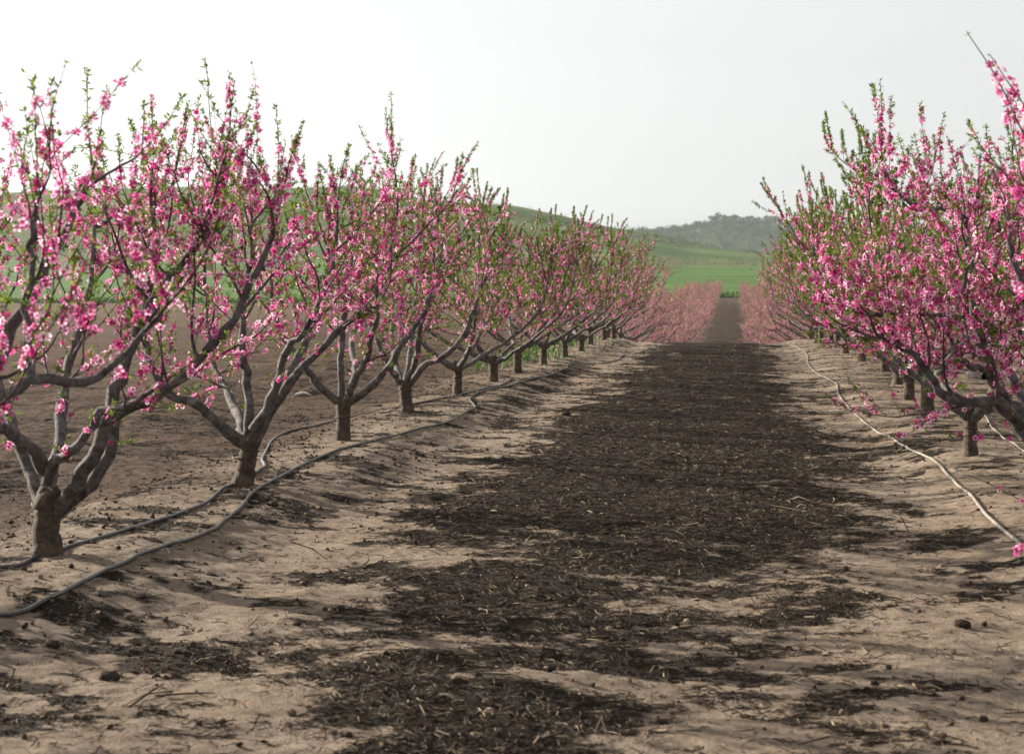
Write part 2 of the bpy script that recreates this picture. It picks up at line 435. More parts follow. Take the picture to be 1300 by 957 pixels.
class Limb:
    """one scaffold limb with everything that grows on it"""
    def __init__(s, rng, pink=1.0, green=1.0):
        s.r, s.w, s.pink, s.green = rng, Wood(), pink, green
        s.fp, s.fd, s.fs, s.lp, s.ld, s.ls = [], [], [], [], [], []
    def perp(s, t):
        return unit(np.cross(t, unit(s.r.normal(size=3))))
    def deck(s, pts, a=.08, b=1.0, dens=1.0, leafy_from=.35, lg=1.0):
        """flowers and leaf clusters along a shoot"""
        r = s.r
        seg = np.linalg.norm(np.diff(pts, axis=0), axis=1); L = seg.sum(); cum = np.append(0, np.cumsum(seg)) / L
        hd = r.random()
        dn = dens * s.pink * (.35 if hd < .22 else 1.0 if hd < .7 else 1.35)
        n = r.poisson(L * (b - a) / .0215 * dn)
        if n:
            c = a + (b - a) * r.beta(1.2, 1.75, max(1, n // 3))
            t = np.clip(c[r.integers(0, len(c), n)] + .022 / max(L, .1) * r.normal(size=n), 0, 1)
            P = np.stack([np.interp(t, cum, pts[:, k]) for k in range(3)], 1)
            tn = unit(pts[-1] - pts[0])
            D = np.array([unit(s.perp(tn) + tn * (.1 + .4 * r.random()) + np.array([0, 0, .12])) for _ in range(n)])
            s.fp.append(P + D * (.010 + .012 * r.random((n, 1)))); s.fd.append(D)
            s.fs.append(r.uniform(.0155, .0225, n) * (1 - .38 * np.clip((t - .6) / .4, 0, 1)))
        n = r.poisson(L * (1 - leafy_from * .7) / .0145 * s.green * lg)
        if n:
            t = leafy_from * .6 + (1 - leafy_from * .6) * r.random(n) ** .7
            P = np.stack([np.interp(t, cum, pts[:, k]) for k in range(3)], 1)
            tn = unit(pts[-1] - pts[0])
            D = np.array([unit(s.perp(tn) * .8 + tn * .9) for _ in range(n)])
            s.lp.append(P); s.ld.append(D); s.ls.append(r.uniform(.018, .040, n))
        s.lp.append(pts[-1:]); s.ld.append(unit(pts[-1] - pts[-2])[None]); s.ls.append(r.uniform(.02, .035, 1))
    def shoot(s, p, d, L, up=.5, r0=.0036, dens=1.0, leafy_from=.35, lg=1.0, bend=.25):
        d = unit(d); k = 7; pts = [p]; b = s.perp(d) * bend
        for i in range(k):
            d = unit(d + np.array([0, 0, up / k]) + b / k + s.r.normal(size=3) * .05)
            pts.append(pts[-1] + d * L / k)
        pts = np.array(pts)
        s.w.tube(pts, np.linspace(r0, r0 * .42, k + 1), 4 if r0 > .003 else 3)
        s.deck(pts, dens=dens, leafy_from=leafy_from, lg=lg)
        return pts
    def branch(s, p, d, L, r0, up=.6, n_side=1.0, tipL=(.22, .5)):
        r = s.r; d = unit(d); k = 9; pts = [p]; b = s.perp(d) * .5
        for i in range(k):
            d = unit(d + np.array([0, 0, up / k]) + b / k + r.normal(size=3) * .09)
            pts.append(pts[-1] + d * L / k)
        s.limbwood(np.array(pts), r0, r0 * .42, 6)
        s.sideshoots(np.array(pts), L, n_side, tipL)
    def limbwood(s, pts, r0, r1, sides, knots=.08):
        s.w.tube(pts, np.linspace(r0, r1, len(pts)), sides, knots, s.r)
    def sideshoots(s, pts, L, n_side, tipL):
        r = s.r
        n = max(2, int(L / .068 * n_side)); tt = np.linspace(.12, .97, n) + r.normal(size=n) * .02
        for t in tt:
            i = min(int(max(t, 0) * (len(pts) - 1)), len(pts) - 2); u = t * (len(pts) - 1) - i
            p = pts[i] + (pts[i + 1] - pts[i]) * u; tn = unit(pts[i + 1] - pts[i])
            LL = r.uniform(.10, .42) if r.random() < .8 else r.uniform(.4, .62)
            dd = unit(s.perp(tn) * .85 + tn * .5 + np.array([0, 0, .38]))
            hang = r.random() < .12
            s.shoot(p, dd, LL, up=-.5 if hang else .6, r0=.0019 + .0018 * LL, leafy_from=.3 + .25 * r.random())
        for _ in range(r.integers(1, 3)):
            s.shoot(pts[-1], unit(pts[-1] - pts[-2]) + r.normal(size=3) * .22 + np.array([0, 0, .25]), r.uniform(*tipL), up=.5, r0=.0036, leafy_from=.3, dens=.85, lg=1.25)
    def grow(s, path, r0, r1, nsec=7, first=.28, seclen=(.4, .85), nside=1.0, leaders=3, leaderL=(.28, .62), out=None):
        r = s.r
        pts = catmull(path, 22)
        pts[2:-1] += r.normal(size=(19, 3)) * .008; s.tip = pts[-2].copy()
        rad = np.linspace(r0, r1, len(pts)) * (1 + .07 * np.convolve(r.normal(size=len(pts) + 2), [.5, 1, .5], 'valid'))
        for q in r.integers(3, len(pts) - 3, 3): rad[q] *= 1.16          # old pruning knots
        s.w.tube(pts, rad, 10, .16, r)
        seg = np.linalg.norm(np.diff(pts, axis=0), axis=1); cum = np.append(0, np.cumsum(seg)); L = cum[-1]
        side = 1
        for t in np.linspace(first, .98, nsec) + r.normal(size=nsec) * .02:
            t = min(max(t, 0), .985)
            i = min(int(np.searchsorted(cum, t * L)) , len(pts) - 1); i = max(i, 1)
            tn = unit(pts[i] - pts[i - 1]); side = -side
            h = unit(np.cross(tn, np.array([0, 0, 1.])) + 1e-4)
            pd = unit(h * side * (.8 + .4 * r.random()) + s.perp(tn) * .6 + np.array([0, 0, .15]))
            ln = r.uniform(*seclen) * (1.1 - .35 * t)
            s.branch(pts[i], tn * .55 + pd * .9 + np.array([0, 0, .12]), ln, max(.006, min(.0115, r0 * .26)), up=.75, n_side=nside)
        for q in np.arange(.22 * L, L, .13):        # spurs straight on the limb
            i = min(int(np.searchsorted(cum, q)), len(pts) - 1); i = max(i, 1)
            tn = unit(pts[i] - pts[i - 1])
            s.shoot(pts[i], s.perp(tn) + tn * .4 + np.array([0, 0, .25]), r.uniform(.05, .22), r0=.003, up=.3, leafy_from=.4)
        for _ in range(leaders):
            tn = unit(pts[-1] - pts[-3])
            s.shoot(pts[-1 - r.integers(0, 3)], tn * .8 + r.normal(size=3) * .3 + np.array([0, 0, .6]), r.uniform(*leaderL), up=.35, r0=.0042, dens=.75, leafy_from=.2, lg=1.3, bend=.15)
        return pts
    def arrays(s):
        V = np.vstack(s.w.v); T = np.clip(np.concatenate(s.w.t) / .055, 0, 1)
        return V, s.w.faces(), T
    def flowers(s):
        P, D, Z = np.vstack(s.fp), np.vstack(s.fd), np.concatenate(s.fs)
        n = len(P); r = s.r
        bud = r.random(n) < .16
        zs = np.where(bud, 2.6, r.uniform(.2, 1.5, n)); xy = np.where(bud, .42, r.uniform(.82, 1.05, n))
        V, f = stamp(FT, FF, P, D, Z, r, zs, xy)
        V = V + r.normal(size=V.shape) * .0009
        return V, f, np.tile(FR, n)
    def leaves(s):
        P, D, Z = np.vstack(s.lp), np.vstack(s.ld), np.concatenate(s.ls)
        return stamp(LT, LF, P, D, Z, s.r)

def trunk_wood(rng, base, top, r0, splay):
    w = Wood(); base, top = np.asarray(base, float), np.asarray(top, float)
    h = np.linspace(0, 1, 12)
    pts = base + (top - base) * h[:, None] + rng.normal(size=(12, 3)) * .005
    pts[0] = base + np.array([0, 0, -.12])
    rr = r0 * (1.0 + .45 * np.exp(-h * 7) + .22 * sstep(.65, 1, h)); rr[-1] *= .75
    w.tube(pts, rr, 16, .09, rng)
    for d in splay:                                 # shoulders where the limbs leave
        w.tube([top - np.array([0, 0, .07]), top + unit(d) * .05 + np.array([0, 0, .0])], [r0 * .8, r0 * .55], 10, .08, rng)
    return w

def emit_tree(name, base, limbs, tw, detailed=True, tie=False, r0=.07):
    """limbs are in tree-local metres; base is the world position"""
    if detailed:
        root = bpy.data.objects.new(name, None); COL.objects.link(root); root.location = base; root.empty_display_size = .3
        V = np.vstack(tw.v)
        link('trunk', build_mesh('trunk', V, tw.faces(), M_BARK, {'thick': np.full(len(V), 1.0)}), root)
        for L in limbs:
            V, f, T = L.arrays()
            lo = link('limb', build_mesh('limb', V, f, M_BARK, {'thick': np.minimum(T, .7)}), root)
            V, f, R = L.flowers(); link('blossom', build_mesh('blossom', V, f, M_PETAL, {'radial': R}, False), lo)
            V, f = L.leaves(); link('foliage', build_mesh('foliage', V, f, M_LEAF, None, False), lo)
        if tie is not False:
            w = Wood(); a = np.linspace(0, 2 * pi, 25)
            w.tube(np.stack([np.cos(a) * r0 * 1.07, np.sin(a) * r0 * 1.07, tie + .012 * np.sin(a)], 1), .006, 6)
            link('tie', build_mesh('tie', np.vstack(w.v), w.faces(), M_TIE), root)
        return root
    # one-mesh version for trees too small to show their parts
    vs, f4, f3, f7, mats4, off = [], [], [], [], None, 0
    sets = []; th = []; rd = []
    def add(V, faces, mi, t, r):
        nonlocal off
        vs.append(V); th.append(t); rd.append(r)
        for f in faces: sets.append((f + off, mi))
        off += len(V)
    V = np.vstack(tw.v); add(V, tw.faces(), 0, np.ones(len(V)), np.zeros(len(V)))
    for L in limbs:
        V, f, T = L.arrays(); add(V, f, 0, np.minimum(T, .7), np.zeros(len(V)))
        V, f, R = L.flowers(); add(V, f, 1, np.zeros(len(V)), R)
        V, f = L.leaves(); add(V, f, 2, np.zeros(len(V)), np.zeros(len(V)))
    fm = np.concatenate([np.full(len(f), m) for f, m in sets])
    me = build_mesh(name, np.vstack(vs), [f for f, m in sets], [M_BARK, M_PETAL_PALE, M_LEAF],
                    {'thick': np.concatenate(th), 'radial': np.concatenate(rd)}, False, fm)
    return link(name, me, None, base)

def auto_limbs(rng, n=5, top=2.35, spread=1.35, pink=1.0, green=1.0, th=.42, nsec=7, **kw):
    limbs, splay = [], []
    a0 = rng.random() * 2 * pi
    for k in range(n):
        a = a0 + (k + rng.uniform(-.25, .25)) * 2 * pi / n
        d = np.array([math.cos(a), math.sin(a), 0]); sd = np.array([-d[1], d[0], 0]) * rng.uniform(-.25, .25)
        R = spread * rng.uniform(.75, 1.12); Ht = top * rng.uniform(.86, 1.08)
        p = [np.array([0, 0, th - .08]) + d * .02, np.array([0, 0, th + .12]) + d * .26 * R,
             np.array([0, 0, th + .38 + .1 * rng.random()]) + d * .58 * R + sd * .4,
             np.array([0, 0, th + .5 * (Ht - th)]) + d * .85 * R + sd, np.array([0, 0, Ht]) + d * R + sd * 1.3]
        L = Limb(rng, pink, green)
        L.grow(p, .043 * rng.uniform(.85, 1.1), .009, nsec=nsec, **kw)
        limbs.append(L); splay.append(unit(d + np.array([0, 0, .7])))
    return limbs, splay

def traced_limb(rng, base, spec, r0, r1, pink=1, green=1, **kw):
    """spec: (u, v, depth) stations of a limb seen in the photograph, kept as metres from the tree's foot"""
    L = Limb(rng, pink, green)
    L.grow([at(u, v, base[1] + dy) - base for u, v, dy in spec], r0, r1, **kw)
    return L

def copy_tree(src, loc, rz, sc):
    r = src.copy(); COL.objects.link(r); r.location = loc; r.rotation_euler = (0, 0, rz); r.scale = sc
    for ch in src.children:
        c = ch.copy(); COL.objects.link(c); c.parent = r
        for g in ch.children:
            d = g.copy(); COL.objects.link(d); d.parent = c
    return r

LEFT_GROUP, RIGHT_GROUP, OUTER_GROUP = 'peach trees in the left row', 'peach trees in the right row', 'peach trees in the second row on the right'
# --- left row, the trees whose trunks the photo shows
feet_px = [(58, 706), (308, 616), (435, 558), (517, 524), (581, 501), (626, 484), (657, 473), (690, 464)]
feet = [ground_at(*p) for p in feet_px]

# nearest left tree (trunk at the picture's left edge)
def tree_left_first():
    r = np.random.default_rng(101); b = feet[0]
    top = at(62, 632, b[1]) - b
    tw = trunk_wood(r, (0, 0, 0), top, .072, [np.array([.7, 0, .7]), np.array([-.7, 0, .7])])
    K = dict(pink=1.0, green=.65)
    Ls = [traced_limb(r, b, [(68, 650, 0), (98, 617, -.05), (126, 565, -.05), (148, 498, .0), (162, 452, .05), (186, 398, .1), (194, 330, .15), (198, 255, .2)], .047, .014, nsec=7, first=.5, seclen=(.3, .75), **K),
          traced_limb(r, b, [(172, 430, .08), (200, 372, .0), (232, 335, -.1), (262, 292, -.2), (280, 238, -.25)], .030, .016, nsec=6, first=.25, seclen=(.3, .7), leaders=4, **K),
          traced_limb(r, b, [(72, 652, .05), (120, 607, .12), (141, 566, .16), (153, 524, .14), (200, 505, .1), (245, 466, .0), (298, 404, -.1), (322, 352, -.1), (342, 306, -.05), (351, 250, 0)], .040, .013, nsec=7, first=.5, seclen=(.3, .75), **K),
          traced_limb(r, b, [(60, 612, 0), (66, 588, -.12), (88, 574, -.25), (112, 552, -.3), (130, 522, -.3), (160, 516, -.35), (188, 496, -.4), (214, 490, -.5)], .034, .012, nsec=4, first=.55, seclen=(.2, .5), leaders=1, leaderL=(.3, .5), nside=.7, **K),
          traced_limb(r, b, [(54, 640, .05), (36, 592, .15), (16, 540, .25), (0, 492, .35), (-22, 430, .5), (-30, 330, .6)], .046, .014, nsec=6, first=.5, **K),
          traced_limb(r, b, [(56, 596, -.02), (38, 566, -.2), (0, 545, -.4), (-60, 520, -.6), (-110, 440, -.8), (-120, 320, -.9)], .042, .013, nsec=6, first=.45, **K),
          traced_limb(r, b, [(60, 630, .05), (72, 560, .4), (86, 470, .8), (110, 380, 1.1), (120, 290, 1.3)], .042, .013, nsec=6, first=.4, **K)]
    for k, j, ln in ((0, 0, .65), (1, 1, .75), (2, 2, .4), (4, 0, .35)):
        q = np.vstack(Ls[k].fp); p = q[np.argmax(q[:, 2])] * .0 + np.array(Ls[k].tip)
        Ls[k].shoot(p, np.array([.12 * (j - 1), .05, 1.]), ln, up=.3, r0=.0045, dens=.8, leafy_from=.3, bend=.12)
    return emit_tree('peach_tree', b, Ls, tw, True, .3)
t = tree_left_first()
tag(t, 'nearest whole peach tree on the left, forked grey trunk beside two black hoses', 'peach tree', LEFT_GROUP)

def tree_left_second():
    r = np.random.default_rng(102); b = feet[1]
    top = at(318, 556, b[1]) - b
    tw = trunk_wood(r, (0, 0, 0), top, .07, [np.array([.7, 0, .7]), np.array([-.7, 0, .7])])
    K = dict(pink=.88, green=.95)
    Ls = [traced_limb(r, b, [(312, 566, 0), (284, 545, -.1), (262, 522, -.2), (244, 511, -.25), (214, 499, -.3), (192, 462, -.35), (182, 405, -.3), (186, 330, -.2)], .05, .014, nsec=7, first=.45, **K),
          traced_limb(r, b, [(316, 566, 0), (316, 510, .1), (309, 455, .15), (308, 400, .2), (318, 330, .25), (320, 270, .3)], .045, .013, nsec=7, first=.45, **K),
          traced_limb(r, b, [(320, 545, -.03), (346, 506, -.1), (356, 474, -.12), (364, 442, -.15), (386, 424, -.2), (398, 398, -.25), (420, 340, -.2), (428, 290, -.2)], .036, .012, nsec=7, first=.45, **K),
          traced_limb(r, b, [(322, 566, 0), (342, 520, .1), (370, 484, .15), (386, 464, .2), (422, 430, .25), (442, 408, .3), (474, 392, .3), (492, 350, .35), (500, 290, .4)], .045, .013, nsec=8, first=.45, **K),
          traced_limb(r, b, [(324, 560, .05), (352, 505, .4), (372, 462, .7), (392, 425, .9), (406, 385, 1.1), (414, 345, 1.2), (422, 285, 1.3)], .042, .013, nsec=7, first=.45, **K),
          traced_limb(r, b, [(312, 566, .05), (300, 520, .5), (275, 470, 1.0), (262, 400, 1.3), (258, 300, 1.45)], .04, .013, nsec=7, first=.35, **K)]
    for q, ln in ((0, .6), (1, .85), (4, .6)): Ls[q].shoot(Ls[q].tip, np.array([-.1, 0, 1.]), ln, up=.3, r0=.0045, dens=.9, leafy_from=.3, bend=.1)
    return emit_tree('peach_tree', b, Ls, tw, True, .22)
tag(tree_left_second(), 'second peach tree of the left row, black hose passing behind its ringed trunk', 'peach tree', LEFT_GROUP)

def tree_left_third():
    r = np.random.default_rng(103); b = feet[2]
    top = at(436, 508, b[1]) - b
    tw = trunk_wood(r, (0, 0, 0), top, .07, [np.array([.7, 0, .6]), np.array([-.7, 0, .7])])
    K = dict(pink=.95, green=1.35)
    Ls = [traced_limb(r, b, [(430, 512, 0), (402, 487, -.1), (386, 464, -.2), (362, 430, -.3), (346, 385, -.3), (344, 320, -.3)], .045, .013, nsec=7, first=.4, **K),
          traced_limb(r, b, [(440, 512, 0), (470, 491, -.05), (495, 464, -.1), (516, 428, -.1), (540, 395, -.05), (556, 350, 0), (562, 295, .1)], .048, .013, nsec=8, first=.4, **K),
          traced_limb(r, b, [(434, 512, 0), (433, 455, .05), (436, 405, .1), (446, 340, .15), (452, 280, .2)], .042, .013, nsec=7, first=.35, **K),
          traced_limb(r, b, [(440, 508, .05), (452, 466, .5), (446, 430, .9), (468, 370, 1.2), (480, 290, 1.35)], .04, .013, nsec=7, first=.35, **K),
          traced_limb(r, b, [(438, 512, -.03), (452, 480, -.5), (470, 440, -.9), (478, 380, -1.15), (474, 300, -1.25)], .04, .013, nsec=7, first=.35, **K)]
    return emit_tree('peach_tree', b, Ls, tw, True, .24)
tag(tree_left_third(), 'third peach tree of the left row, straight trunk with one low limb each side', 'peach tree', LEFT_GROUP)

def tree_left_fourth():
    r = np.random.default_rng(104); b = feet[3]
    top = at(513, 488, b[1]) - b
    tw = trunk_wood(r, (0, 0, 0), top, .075, [np.array([.7, 0, .6]), np.array([-.7, 0, .7])])
    K = dict(pink=.85, green=1.6)
    Ls = [traced_limb(r, b, [(510, 490, 0), (496, 468, -.1), (482, 440, -.2), (466, 400, -.2), (462, 340, -.2)], .045, .013, nsec=7, first=.4, **K),
          traced_limb(r, b, [(518, 490, 0), (540, 464, -.05), (562, 454, -.1), (586, 428, -.1), (602, 392, -.1), (616, 350, 0), (622, 300, 0)], .048, .013, nsec=8, first=.4, **K),
          traced_limb(r, b, [(514, 490, 0), (520, 450, .3), (526, 400, .7), (530, 340, .9), (536, 280, 1.0)], .042, .013, nsec=7, first=.35, leaders=3, leaderL=(.5, .95), **K),
          traced_limb(r, b, [(514, 490, 0), (528, 455, -.5), (534, 410, -.9), (548, 350, -1.1), (556, 280, -1.2)], .042, .013, nsec=7, first=.35, leaders=3, leaderL=(.35, .7), **K),
          traced_limb(r, b, [(512, 490, .05), (500, 450, .6), (498, 395, 1.0), (500, 320, 1.25)], .04, .013, nsec=7, first=.35, **K)]
    return emit_tree('peach_tree', b, Ls, tw, True, .26)
tag(tree_left_fourth(), 'fourth peach tree of the left row, leaning forked trunk, tall green shoots above', 'peach tree', LEFT_GROUP)

# tree left of the frame whose near limbs reach in
def tree_left_nearest():
    r = np.random.default_rng(105)
    b = np.array([ROW_L, feet[0][1] - 3.9, 0.]); b[2] = float(terrain(b[0], b[1]))
    tw = trunk_wood(r, (0, 0, 0), (.02, 0, .42), .075, [np.array([.7, 0, .6]), np.array([-.7, 0, .7])])
    K = dict(pink=.8, green=.55)
    def tl(spec, r0, r1, **kw): return traced_limb(r, np.array([b[0], b[1], b[2]]), spec, r0, r1, **K, **kw)
    o = np.array([.0, 0, .38]) + b
    d = o
    def start(): return []
    Ls = []
    for spec, r0, kw in (
        ([(-40, 530, .95), (0, 506, 1.05), (42, 481, 1.15), (108, 484, 1.25), (150, 458, 1.3), (204, 402, 1.4)], .03, dict(nsec=4, first=.45, seclen=(.25, .5), leaders=1, leaderL=(.2, .4), nside=.7)),
        ([(-60, 520, .9), (-10, 470, 1.2), (28, 402, 1.35), (62, 335, 1.45), (84, 288, 1.5), (106, 250, 1.55), (118, 222, 1.6)], .03, dict(nsec=5, first=.5, seclen=(.25, .5), leaders=2, leaderL=(.35, .55), nside=.6))):
        L = Limb(r, .75, .5)
        pts = [at(u, v, b[1] + dy) - b for u, v, dy in spec]
        pts = [np.array([.02, .02, .36]), np.array([.02, .02, .36]) * .45 + pts[0] * .55 + np.array([0, 0, -.06])] + pts
        L.grow(pts, .030, .011, **kw); Ls.append(L)
    L = Limb(r, .7, .5)
    p = at(40, 484, b[1] + 1.15) - b
    L.grow([p, at(36, 400, b[1] + 1.16) - b, at(41, 300, b[1] + 1.15) - b, at(46, 258, b[1] + 1.15) - b], .017, .010, nsec=4, first=.2, seclen=(.15, .35), leaders=2, leaderL=(.3, .5), nside=.7)
    Ls.append(L)
    al, sp = auto_limbs(r, 4, 2.2, 1.15, .8, .6, nsec=5)
    for l in al:                                      # the rest of its vase stands outside the frame
        if np.mean(np.vstack(l.w.v)[:, 0]) < .35: Ls.append(l)
    return emit_tree('peach_tree', b, Ls, tw, True)
tag(tree_left_nearest(), 'peach tree mostly outside the left edge, one blurred grey limb reaching into view', 'peach tree', LEFT_GROUP)

# nearest right tree: trunk just outside the frame, limbs fill the right edge
def tree_right_first():
    r = np.random.default_rng(201)
    b = at(1352, 640, 10.9); b[2] = float(terrain(b[0], b[1]))
    o = np.array([0, 0, .36]); o2 = np.array([-.05, 0, .42])
    tw = trunk_wood(r, (0, 0, 0), (0, 0, .42), .078, [np.array([-.7, 0, .6]), np.array([.7, 0, .7])])
    Ls = []
    def add(spec, r0, r1, pink=1.15, green=.65, **kw):
        L = Limb(r, pink, green); pts = [at(u, v, b[1] + dy) - b for u, v, dy in spec]
        if kw.pop('root', True): pts = [o] + pts
        L.grow(pts, r0, r1, **kw); Ls.append(L)
    add([(1304, 552, -.1), (1284, 528, -.15), (1262, 508, -.2), (1232, 512, -.25), (1204, 505, -.3), (1186, 486, -.35), (1166, 460, -.4), (1142, 436, -.5), (1112, 424, -.6)], .055, .013, nsec=9, first=.4, seclen=(.3, .65))
    add([(1306, 530, 0), (1278, 515, -.05), (1264, 486, -.1), (1250, 446, -.1), (1240, 408, -.1), (1233, 362, -.1), (1228, 318, -.05), (1220, 272, 0)], .052, .018, nsec=9, first=.35, seclen=(.3, .6), leaders=2, leaderL=(.2, .45))
    add([(1308, 520, .1), (1284, 482, .15), (1266, 440, .25), (1256, 402, .3), (1262, 340, .4), (1268, 285, .45)], .045, .014, nsec=8, first=.4, seclen=(.3, .6), leaders=2, leaderL=(.2, .45))
    add([(1252, 470, -.1), (1236, 466, -.3), (1218, 456, -.45), (1206, 430, -.5), (1209, 404, -.5), (1222, 360, -.5), (1238, 315, -.5), (1242, 275, -.5)], .02, .010, nsec=6, first=.3, seclen=(.3, .6), root=False)
    add([(1238, 405, -.1), (1200, 400, -.25), (1142, 396, -.4), (1108, 400, -.5), (1072, 391, -.6)], .018, .010, nsec=8, first=.15, seclen=(.25, .55), root=False)
    add([(1250, 478, -.1), (1215, 471, .1), (1184, 461, .2), (1150, 446, .3), (1120, 424, .35), (1090, 380, .4)], .022, .011, nsec=9, first=.2, seclen=(.3, .65), root=False)
    add([(1228, 276, 0), (1190, 266, -.1), (1158, 258, -.15), (1130, 240, -.2)], .016, .009, nsec=6, first=.2, seclen=(.2, .4), root=False, pink=1.2, green=.8, leaders=1, leaderL=(.2, .3))
    add([(1345, 520, -.4), (1330, 460, -.75), (1305, 390, -.9), (1285, 320, -1.0), (1275, 275, -1.0)], .036, .012, pink=.75, nsec=6, first=.4, seclen=(.25, .5), leaders=1, leaderL=(.2, .4))
    L = Limb(r, 1.1, .8)
    L.grow([o, np.array([.35, .3, .7]), np.array([.8, .6, 1.3]), np.array([1.1, .8, 2.2])], .045, .013); Ls.append(L)
    L = Limb(r, 1.1, .8)
    L.grow([o, np.array([.2, .5, .7]), np.array([.1, 1.0, 1.3]), np.array([-.1, 1.25, 2.2])], .045, .013); Ls.append(L)
    # low drooping shoots in front
    L = Ls[0]
    for (u0, v0, u1, v1, dy) in ((1325, 655, 1236, 586, -.6), (1300, 560, 1182, 540, -.4), (1215, 500, 1168, 545, -.4)):
        p, q = at(u0, v0, b[1] + dy) - b, at(u1, v1, b[1] + dy - .1) - b
        if u0 > 1300:
            L.limbwood(catmull([o + np.array([-.02, -.05, 0]), (o + p) / 2 + np.array([0, -.05, .03]), p], 8), .014, .006, 6)
        L.shoot(p, q - p, np.linalg.norm(q - p), up=0, r0=.004, dens=.55, lg=.3, bend=.1)
    return emit_tree('peach_tree', b, Ls, tw, True)
tag(tree_right_first(), 'large peach tree at the right edge, dense blossom on thick limbs, trunk out of view', 'peach tree', RIGHT_GROUP)

def tree_right_nearest():
    r = np.random.default_rng(202)
    b = np.array([ROW_R + .1, 6.9, 0.]); b[2] = float(terrain(b[0], b[1]))
    tw = trunk_wood(r, (0, 0, 0), (0, 0, .42), .075, [np.array([-.7, 0, .6]), np.array([.7, 0, .7])])
    Ls = []
    L = Limb(r, .9, .35)
    o = np.array([0, 0, .36])
    e = at(1345, 300, b[1] - .3) - b
    L.grow([o, o * .5 + e * .5 + np.array([.1, 0, -.1]), e, at(1335, 215, b[1] - .35) - b], .042, .012, nsec=3, first=.75, seclen=(.2, .3), leaders=1, leaderL=(.2, .3), nside=.6)
    for (u0, v0, u1, v1) in ((1338, 235, 1222, 46), (1345, 200, 1266, 66), (1340, 330, 1266, 150), (1338, 260, 1240, 195), (1345, 420, 1262, 330)):
        p, q = at(u0, v0, b[1] - .3) - b, at(u1, v1, b[1] - .4) - b
        L.shoot(p, q - p, np.linalg.norm(q - p), up=.0, r0=.0045, dens=1.3, leafy_from=.6, lg=.4, bend=.06)
    Ls.append(L)
    L = Limb(r, .9, .35); p = at(1345, 705, b[1] - .8) - b
    L.limbwood(catmull([o, np.array([.1, -.4, .6]), p], 8), .02, .006, 6)
    q = at(1248, 696, b[1] - .9) - b
    L.shoot(p, q - p, np.linalg.norm(q - p), up=0, r0=.0035, dens=1.3, lg=.2, bend=.05)
    L.shoot(p, np.array([.2, -.2, .6]), .4)
    Ls.append(L)
    al, sp = auto_limbs(r, 5, 2.2, 1.1, .9, .5, nsec=5)
    Ls += [l for l in al if np.mean(np.vstack(l.w.v)[:, 0]) > -.1]
    return emit_tree('peach_tree', b, Ls, tw, True)
tag(tree_right_nearest(), 'closest right hand peach tree, only blurred flowering shoot tips entering at the right edge', 'peach tree', RIGHT_GROUP)

# --- models for the repeats
STAR = 1000
protos = []
for k, (pk, gr, tp, sp, nl, th) in enumerate(((.65, 2.6, 2.1, 1.5, 5, .42), (.8, 2.3, 1.9, 1.7, 4, .36), (.9, 1.9, 2.0, 1.45, 6, .46), (.75, 2.4, 2.25, 1.35, 4, .40), (.9, 1.7, 1.8, 1.6, 5, .34), (.7, 2.2, 2.05, 1.55, 6, .48))):
    r = np.random.default_rng(300 + k)
    ls, spl = auto_limbs(r, nl, tp, sp, pk, gr, th=th, nsec=8)
    for l in ls[:3]:                                  # unpruned leafy whips
        l.shoot(l.tip, np.array([r.normal() * .15, r.normal() * .15, 1.]), r.uniform(.6, 1.0), up=.3, r0=.0042, dens=.45, leafy_from=.1, lg=1.3, bend=.1)
    tw = trunk_wood(r, (0, 0, 0), (0, 0, th), r.uniform(.062, .085), spl)
    protos.append([emit_tree('peach_tree', (0, 0, 0), ls, tw, True, .24), False])
fars = []
for k in range(3):
    r = np.random.default_rng(400 + k)
    ls, spl = auto_limbs(r, 5, 1.85, 1.6, 1.35, .6, nsec=7)
    tw = trunk_wood(r, (0, 0, 0), (0, 0, .42), .075, spl)
    fars.append([emit_tree('peach_tree', (0, 0, 0), ls, tw, False), False])

def place(pool, k, loc, rz, sc, label, group):
    p = pool[k % len(pool)]
    if not p[1]:
        p[1] = True; o = p[0]; o.location = loc; o.rotation_euler = (0, 0, rz); o.scale = sc
    else: o = copy_tree(p[0], loc, rz, sc)
    return tag(o, label, 'peach tree', group)

def foot(x, y): return (x, y, float(terrain(x, y)))
rr = np.random.default_rng(77)
lab = ['fifth peach tree of the left row, dark trunk beside the kinked black hose',
       'sixth peach tree of the left row, short trunk just right of the hose kink',
       'seventh peach tree of the left row, slim trunk standing close behind the black hose',
       'eighth peach tree of the left row, half hidden trunk before the row closes up']
for k in range(4):
    p = feet[4 + k]
    place(protos, k, tuple(p), rr.random() * 6.28, (1, 1, 1.03 + .05 * (k % 2)), lab[k], LEFT_GROUP)
y = feet[7][1]; k = 4; rowx = feet[7][0]
while y < 47:
    y += 3.55; k += 1
    place(protos, k + 1, foot(rowx + rr.normal() * .08, y), rr.random() * 6.28, (1.05, 1.05, rr.uniform(.92, 1.03)), 'peach tree in the closed part of the left row before the crest', LEFT_GROUP)
while y < 201:
    y += 3.9; k += 1
    far_ = y > 92
    sc = rr.uniform(1.0, 1.12)
    place(fars, k, foot((-3.35 if far_ else -3.9) + rr.normal() * .1, y), rr.random() * 6.28, (sc * 1.18, sc * 1.05, sc * rr.uniform(.95, 1.1)),
          'small rose pink peach tree in the far hedge-like row climbing the opposite slope' if far_ else 'pink peach tree of the left row in the dip beyond the crest', LEFT_GROUP)
